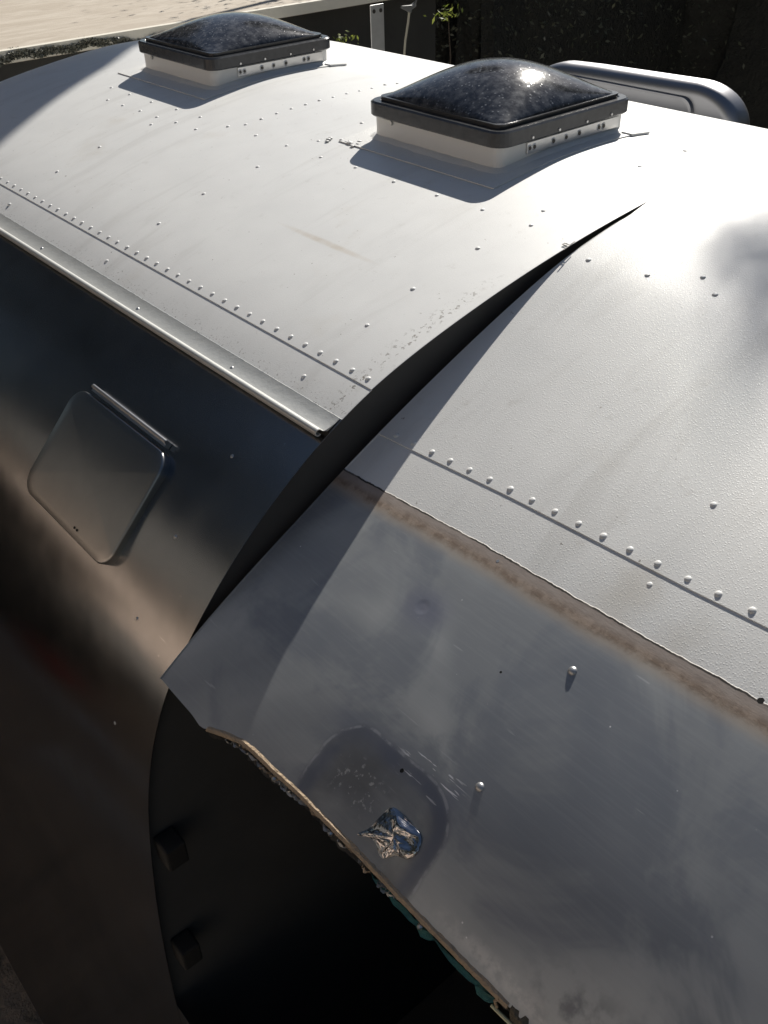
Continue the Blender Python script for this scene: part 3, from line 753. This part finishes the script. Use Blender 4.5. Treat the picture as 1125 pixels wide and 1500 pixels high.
link('clip', frombm('clip', bm), simple('clip_grey', (.13, .13, .125), .5), cb, False)

# ------------------------------------------------------------------ foliage
def leafmat(name, c0, c1, trans=.15):
    g = G(name); P = g.tc()
    oi = g.n.new('ShaderNodeNewGeometry')
    c = g.mix(oi.outputs['Random Per Island'], c0, c1)
    g.set(Base_Color=c, Roughness=.55)
    if trans:
        tr_ = g.n.new('ShaderNodeBsdfTranslucent'); g.put(tr_.inputs[0], c)
        ms = g.n.new('ShaderNodeMixShader'); ms.inputs[0].default_value = trans
        g.t.links.new(g.b.outputs[0], ms.inputs[1]); g.t.links.new(tr_.outputs[0], ms.inputs[2])
        g.t.links.new(ms.outputs[0], g.n['Material Output'].inputs[0])
    return g.m
def leaves(name, centers, mat, parent, size=.05, aspect=.45):
    C_ = np.asarray(centers); n = len(C_)
    d = rng.normal(size=(n, 3)); d /= np.linalg.norm(d, axis=1)[:, None]
    e_ = np.cross(d, rng.normal(size=(n, 3))); e_ /= np.linalg.norm(e_, axis=1)[:, None]
    sz = size*rng.uniform(.6, 1.3, (n, 1))
    V = np.stack([C_-d*sz*.5, C_+e_*sz*aspect*.5, C_+d*sz*.5, C_-e_*sz*aspect*.5], 1).reshape(-1, 3)
    F = np.arange(4*n).reshape(-1, 4)
    me = bpy.data.meshes.new(name); me.vertices.add(4*n); me.vertices.foreach_set('co', V.ravel())
    me.loops.add(4*n); me.loops.foreach_set('vertex_index', F.ravel()); me.polygons.add(n)
    me.polygons.foreach_set('loop_start', np.arange(0, 4*n, 4)); me.polygons.foreach_set('loop_total', np.full(n, 4)); me.update(); me.validate()
    return link(name, me, mat, parent, False)
def clump_points(n, nclump, rad, cr):
    c_ = rng.normal(size=(nclump, 3)); c_ /= np.linalg.norm(c_, axis=1)[:, None]; c_ *= rng.uniform(.35, 1.0, (nclump, 1))
    c_ *= np.array(rad)
    idx = rng.integers(0, nclump, n); q = rng.normal(size=(n, 3))*cr*rng.uniform(.6, 1.2, (n, 1))*.5
    return c_[idx]+q
M_bark = simple('bark', (.06, .045, .032), .9, 0, 8, .3)
M_core = simple('shaded_twigs', (.04, .038, .03), .95, 0, 9, .5, 30, 1, .05)  # dark colour standing in for the shade deep inside foliage
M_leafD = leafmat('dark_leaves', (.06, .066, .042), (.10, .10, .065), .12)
M_leafM = leafmat('mid_leaves', (.05, .075, .02), (.10, .12, .035), .2)
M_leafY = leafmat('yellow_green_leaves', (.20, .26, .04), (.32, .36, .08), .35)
def tree(name, label, x, y, base, h, rad, zc, n, nclump, cr, size, mat=None, cat='tree', group=None, lean=(0, 0)):
    t = empty(name, label, cat, (x, y, base), group)
    pts = []; k = 8
    for i in range(k): pts.append((x+lean[0]*max(0, 1-i/5)+math.sin(i*1.3)*.08*h/8, y+lean[1]*max(0, 1-i/5)+math.cos(i*1.7)*.08*h/8, base+(zc-base+rad[2]*.4)*i/(k-1)))
    tube('trunk', pts, [(.010 if cat == 'tree' and group is None else .03)*h*(1-.8*i/(k-1)) for i in range(k)], M_bark, t)
    for i in range(7):
        a_ = i*2.4; z0 = zc-rad[2]*.6+rad[2]*1.0*i/7
        tube('limb', [(x, y, z0), (x+math.cos(a_)*rad[0]*.45, y+math.sin(a_)*rad[1]*.45, z0+.25*rad[2]*.6), (x+math.cos(a_)*rad[0]*.8, y+math.sin(a_)*rad[1]*.8, z0+.4*rad[2])], [.012*h, .008*h, .003*h], M_bark, t, 6)
    C_ = clump_points(n, nclump, rad, cr) + np.array([x, y, zc])
    leaves('crown', C_, mat or M_leafD, t, size)
    return t
G0 = -2.46
# unseen evergreens, added to dim the sky and darken what the bare aluminium mirrors
for i, (x, y, h, r) in enumerate(((-3.6, 15.5, 19, 3.6), (-10.0, 15.0, 18, 3.8), (2.8, 17.5, 13, 3.0), (-13, 6.5, 15, 3.8), (-12.5, -1.5, 13, 3.4))):
    lab = ['tall loose evergreen behind the shed roof', 'tall loose evergreen beyond the far corner of the tan house', 'dark evergreen farther right behind the shed', 'dark evergreen beyond the middle of the tan house', 'dark evergreen beyond the near end of the tan house'][i]
    tree('evergreen_tree', lab, x, y, G0, h, (r*1.2, r*1.2, h*.45), G0+h*.54, 10000 if i < 2 and h > 15 else 30000, 200, 1.5, .34, group='dark evergreens around the yard')
for i, (x, y, h, r) in enumerate(((8.5, -7.5, 12, 3.2), (1.5, -13.5, 13, 3.4), (-8.0, -11.0, 13, 3.4), (14.5, -1.5, 9.5, 3.0))):  # added out of view to cut the sky fill in shaded areas
    lab = ['broad dark evergreen behind the camera to the right of the trailer', 'broad dark evergreen straight behind the camera', 'broad dark evergreen behind the camera on the street side', 'dark evergreen beyond the hedge at the right'][i]
    tree('evergreen_tree', lab, x, y, G0, h, (r, r, h*.42), G0+h*.52, 12000, 110, 1.3, .28, group='dark evergreens around the yard')
# trees toward the sun whose foliage throws shade on the roof; along() is metres along the sun's bearing, across() square to it
HB = Vector((math.sin(a), math.cos(a), 0)); HP = Vector((-math.cos(a), math.sin(a), 0))
def toward_sun(al, ac, z, d): return HB*al + HP*ac + Vector((0, 0, z)) + SUN*d
q = toward_sun(-.5, -2.9, -.05, 11)
T1 = tree('leafy_tree', 'leafy tree standing outside the yard with one branch reaching over toward the roof', q.x, q.y, G0, 9.0, (.9, .9, .9), q.z, 9000, 40, .5, .10, M_leafM)
tip = toward_sun(-.47, -.27, -.03, 11); mid = (tip+q)/2+Vector((0, 0, .12))
tube('limb', [q-Vector((0, 0, .3)), mid, tip], [.06, .03, .008], M_bark, T1, 6)
C_ = []
for k in range(9000):
    t = rng.random()**.8; c_ = tip.lerp(mid, t*1.15) if t < .87 else mid
    C_.append(np.array(c_) + rng.normal(size=3)*np.array([.085, .085, .062])*(0.8+.9*t))
leaves('branch_foliage', C_, M_leafM, T1, .05)
q = toward_sun(.10, 2.26, -.10, 6.5)
C_T = tree('bushy_tree', 'bushy tree growing up out of the hedge behind the shed corner', q.x, q.y, G0, q.z+2.4, (.72, .72, .66), q.z, 16000, 120, .16, .07, M_leafM, lean=(2.2, -1.4))
bm = bmesh.new(); bmesh.ops.create_icosphere(bm, subdivisions=4, radius=1)  # solid core added inside the crown so its cast shadow is unbroken
for v_ in bm.verts:
    d = v_.co.copy(); w1 = 1+.05*math.sin(d.x*7+d.z*5)+.04*math.sin(d.y*11+d.z*9+1)+.02*math.sin(d.x*23+d.y*19)
    v_.co = Vector((d.x*.74*w1, d.y*.74*w1, d.z*.68*w1))+q
M_core = simple('shaded_twigs', (.04, .038, .03), .95, 0, 9, .5, 30, 1, .05)
link('inner_branches', frombm('inner_branches', bm), M_core, C_T)

# hedge in shade behind the curb side of the trailer
def hedge(name, label, x0, x1, y0, y1, top, n, mat, size=.08, n2=40, core=None):
    t = empty(name, label, 'hedge', ((x0+x1)/2, (y0+y1)/2, G0))
    lump = rng.uniform([x0, y0, G0], [x1, y1, top], (n2, 3)); lump[:, 2] = np.where(rng.random(n2) < .5, top-rng.uniform(0, .5, n2), lump[:, 2])
    q = lump[rng.integers(0, n2, n)] + rng.normal(size=(n, 3))*np.array([.38, .30, .38])
    q[:, 2] = np.maximum(q[:, 2], G0+.02)
    leaves('foliage', q, mat, t, size)
    bm = bmesh.new(); bmesh.ops.create_grid(bm, x_segments=2, y_segments=2, size=1); bm.clear()  # dark solid core put in for the shade inside the hedge
    bmesh.ops.create_icosphere(bm, subdivisions=4, radius=1)
    for v_ in bm.verts:
        d = v_.co.copy(); c_ = Vector([math.copysign(abs(k)**.35, k) for k in d])
        w1 = 1+.10*math.sin(d.x*9+d.z*5)+.08*math.sin(d.y*13+d.z*11+1)
        v_.co = Vector(((x0+x1)/2+c_.x*(x1-x0)/2*.98*w1, (y0+y1)/2+c_.y*(y1-y0)/2*.98*w1, (G0+top)/2+c_.z*(top-G0)/2*.9*min(w1, 1.05)))
    link('inner_branches', frombm('inner_branches', bm), core or M_core, t)
    for i in range(9):
        xx = x0+(x1-x0)*(i+.5)/9; yy = (y0+y1)/2
        tube('stem', [(xx, yy, G0), (xx+.1, yy+.05, (G0+top)/2), (xx-.05, yy, top-.3)], [.04, .03, .01], M_bark, t, 6)
    return t
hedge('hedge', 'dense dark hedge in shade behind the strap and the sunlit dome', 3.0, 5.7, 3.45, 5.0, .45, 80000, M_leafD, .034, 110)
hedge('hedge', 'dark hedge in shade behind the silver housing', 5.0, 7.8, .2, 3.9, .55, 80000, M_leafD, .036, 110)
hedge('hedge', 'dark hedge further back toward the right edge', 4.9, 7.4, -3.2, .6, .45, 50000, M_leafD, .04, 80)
# ragged grey-green band of small flakes along the edge of the shed roof
N_ = 26000; xx = rng.uniform(-1.7, .72, N_); zz = rng.uniform(-.022, .009, N_)
lo = np.array([math.sin(x*7.1)*.010+math.sin(x*17+1)*.007+math.sin(x*41)*.004 for x in xx])
C_ = np.stack([xx, 3.0+rng.uniform(-.02, .05, N_), -.178+zz+lo-.010*(xx+1.7)/2.4], 1)
o = leaves('moss_debris', C_, leafmat('moss_green', (.15, .15, .115), (.20, .195, .155), .1), shed, .013, .7); tag(o, kind='stuff')
# sprigs catching light
def sprig(name, label, x, y, z, r, n, mat, size, elong=(1, 1, 1)):
    t = empty(name, label, 'sprig', (x, y, z-.2))
    tube('twig', [(x, y, z-.55), (x+.02, y, z-.2), (x, y, z)], [.006, .004, .002], M_bark, t, 5)
    C_ = rng.normal(size=(n, 3))*np.array(elong)*r*.5+np.array([x, y, z]); leaves('leaflets', C_, mat, t, size, .35)
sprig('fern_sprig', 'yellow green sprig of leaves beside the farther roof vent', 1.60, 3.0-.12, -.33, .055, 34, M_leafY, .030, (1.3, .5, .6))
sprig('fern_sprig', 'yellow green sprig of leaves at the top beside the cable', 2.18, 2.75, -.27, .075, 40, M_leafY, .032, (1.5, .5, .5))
M_leafB = leafmat('olive_leaves', (.10, .11, .05), (.17, .17, .09), .3)
sprig('olive_bush', 'olive tuft above the silver housing in the dark hedge', 3.93, 1.55, -.32, .16, 150, M_leafB, .05, (1.2, 1.2, .7))
sprig('olive_bush', 'olive tuft at the upper right in the dark hedge', 4.45, .95, -.10, .2, 150, M_leafB, .05, (1.2, 1.2, .8))

# ------------------------------------------------------------------ tan house on the street side (mirrored in the bare metal)
house = empty('tan_house', 'tan plastered house with a dark tiled roof on the street side of the yard', 'house', (-9, 5, G0))
M_plaster = simple('tan_plaster', (.78, .61, .49), .85, 0, 2.5, .12, 40, .3)
M_tiles = simple('dark_roof_tiles', (.13, .125, .115), .8, 0, 5, .3, 12, 1, .04)
M_win = simple('window_glass', (.02, .022, .025), .08)
box('wall', (-12, -4, G0), (-6.2, 12.5, 1.05), M_plaster, house)
V = [(-12.4, -4.4, 1.0), (-5.7, -4.4, 1.0), (-5.7, 12.9, 1.0), (-12.4, 12.9, 1.0), (-9.05, -1.5, 4.6), (-9.05, 10, 4.6), (-12.4, -4.4, 1.12), (-5.7, -4.4, 1.12), (-5.7, 12.9, 1.12), (-12.4, 12.9, 1.12)]
bm = bmesh.new(); me = mesh('roof', V, [(0, 3, 2, 1), (0, 1, 7, 6), (1, 2, 8, 7), (2, 3, 9, 8), (3, 0, 6, 9), (6, 7, 4), (7, 8, 5, 4), (8, 9, 5), (9, 6, 4, 5)]); bm.from_mesh(me)
link('roof', frombm('roof', bm), M_tiles, house, False)
for y in (-2.2, .6, 10.2):
    f = box('window', (-6.21, y, -.9), (-6.14, y+1.1, .35), M_curb, house)
    box('pane', (-6.145, y+.07, -.83), (-6.132, y+1.03, .28), M_win, f)
box('plinth', (-6.26, -4.05, G0+.002), (-6.12, 12.55, -.72), simple('grey_plinth', (.17, .16, .145), .85, 0, 2, .3, 30, .4), house)  # grey lower wall added in place of shade, ending the mirrored warm band

# ------------------------------------------------------------------ things on the ground beside the trailer, seen mirrored in its side
M_board = simple('weathered_board', (.42, .40, .36), .8, 0, 6, .2, 30, .3)
for i, (x, y, L_, an, lab) in enumerate(((-2.1, 1.3, 1.1, 1.2, 'short grey weathered board lying on the ground nearest the trailer side'), (-2.5, 2.1, 1.5, 1.05, 'longer grey weathered board lying behind the short one'), (-2.2, 3.1, .8, 1.3, 'shortest grey weathered board, farthest along the trailer side'), (-3.3, 1.6, 1.9, .7, 'longest grey weathered board lying farthest out from the trailer'))):
    o = box('weathered_board', (-L_/2, -.07, 0), (L_/2, .07, .035), M_board, None, .004)
    o.location = (x, y, G0+.005+.001*i); o.rotation_euler = (0, 0, an)
    tag(o, lab, 'board', 'weathered boards on the ground')
tb = empty('toolbox', 'red metal toolbox with a black handle standing on the ground beside the trailer', 'toolbox', (-2.9, 2.7, G0))
box('case', (-3.12, 2.58, G0+.004), (-2.68, 2.82, G0+.20), simple('red_metal', (.35, .03, .02), .4, 0, 9, .2), tb, .01)
box('lid', (-3.125, 2.575, G0+.202), (-2.675, 2.825, G0+.24), simple('red_metal_lid', (.32, .03, .02), .4, 0, 9, .2), tb, .012)
tube('handle', [(-3.0, 2.7, G0+.24), (-2.99, 2.7, G0+.285), (-2.81, 2.7, G0+.285), (-2.80, 2.7, G0+.24)], .011, M_black, tb)
bk = empty('bucket', 'white plastic bucket with a wire handle standing on the ground beside the trailer', 'bucket', (-1.95, .55, G0))
rb_ = [(.0, .0), (.115, .0), (.135, .30), (.145, .30), (.145, .32), (.130, .32), (.108, .02), (0, .02)]
V = [(-1.95+r_*math.cos(k*math.pi/12), .55+r_*math.sin(k*math.pi/12), G0+.005+z_) for r_, z_ in rb_[1:-1] for k in range(24)]
F = [(j*24+k, j*24+(k+1) % 24, (j+1)*24+(k+1) % 24, (j+1)*24+k) for j in range(5) for k in range(24)] + [tuple(range(24))[::-1], tuple(range(5*24, 6*24))]
link('pail', mesh('pail', V, F), M_curb, bk)
tube('handle', [(-1.95+.147*math.cos(t), .55+.02, G0+.30-.13*math.sin(t)) for t in np.linspace(0, math.pi, 12)], .003, M_steel, bk, 6)
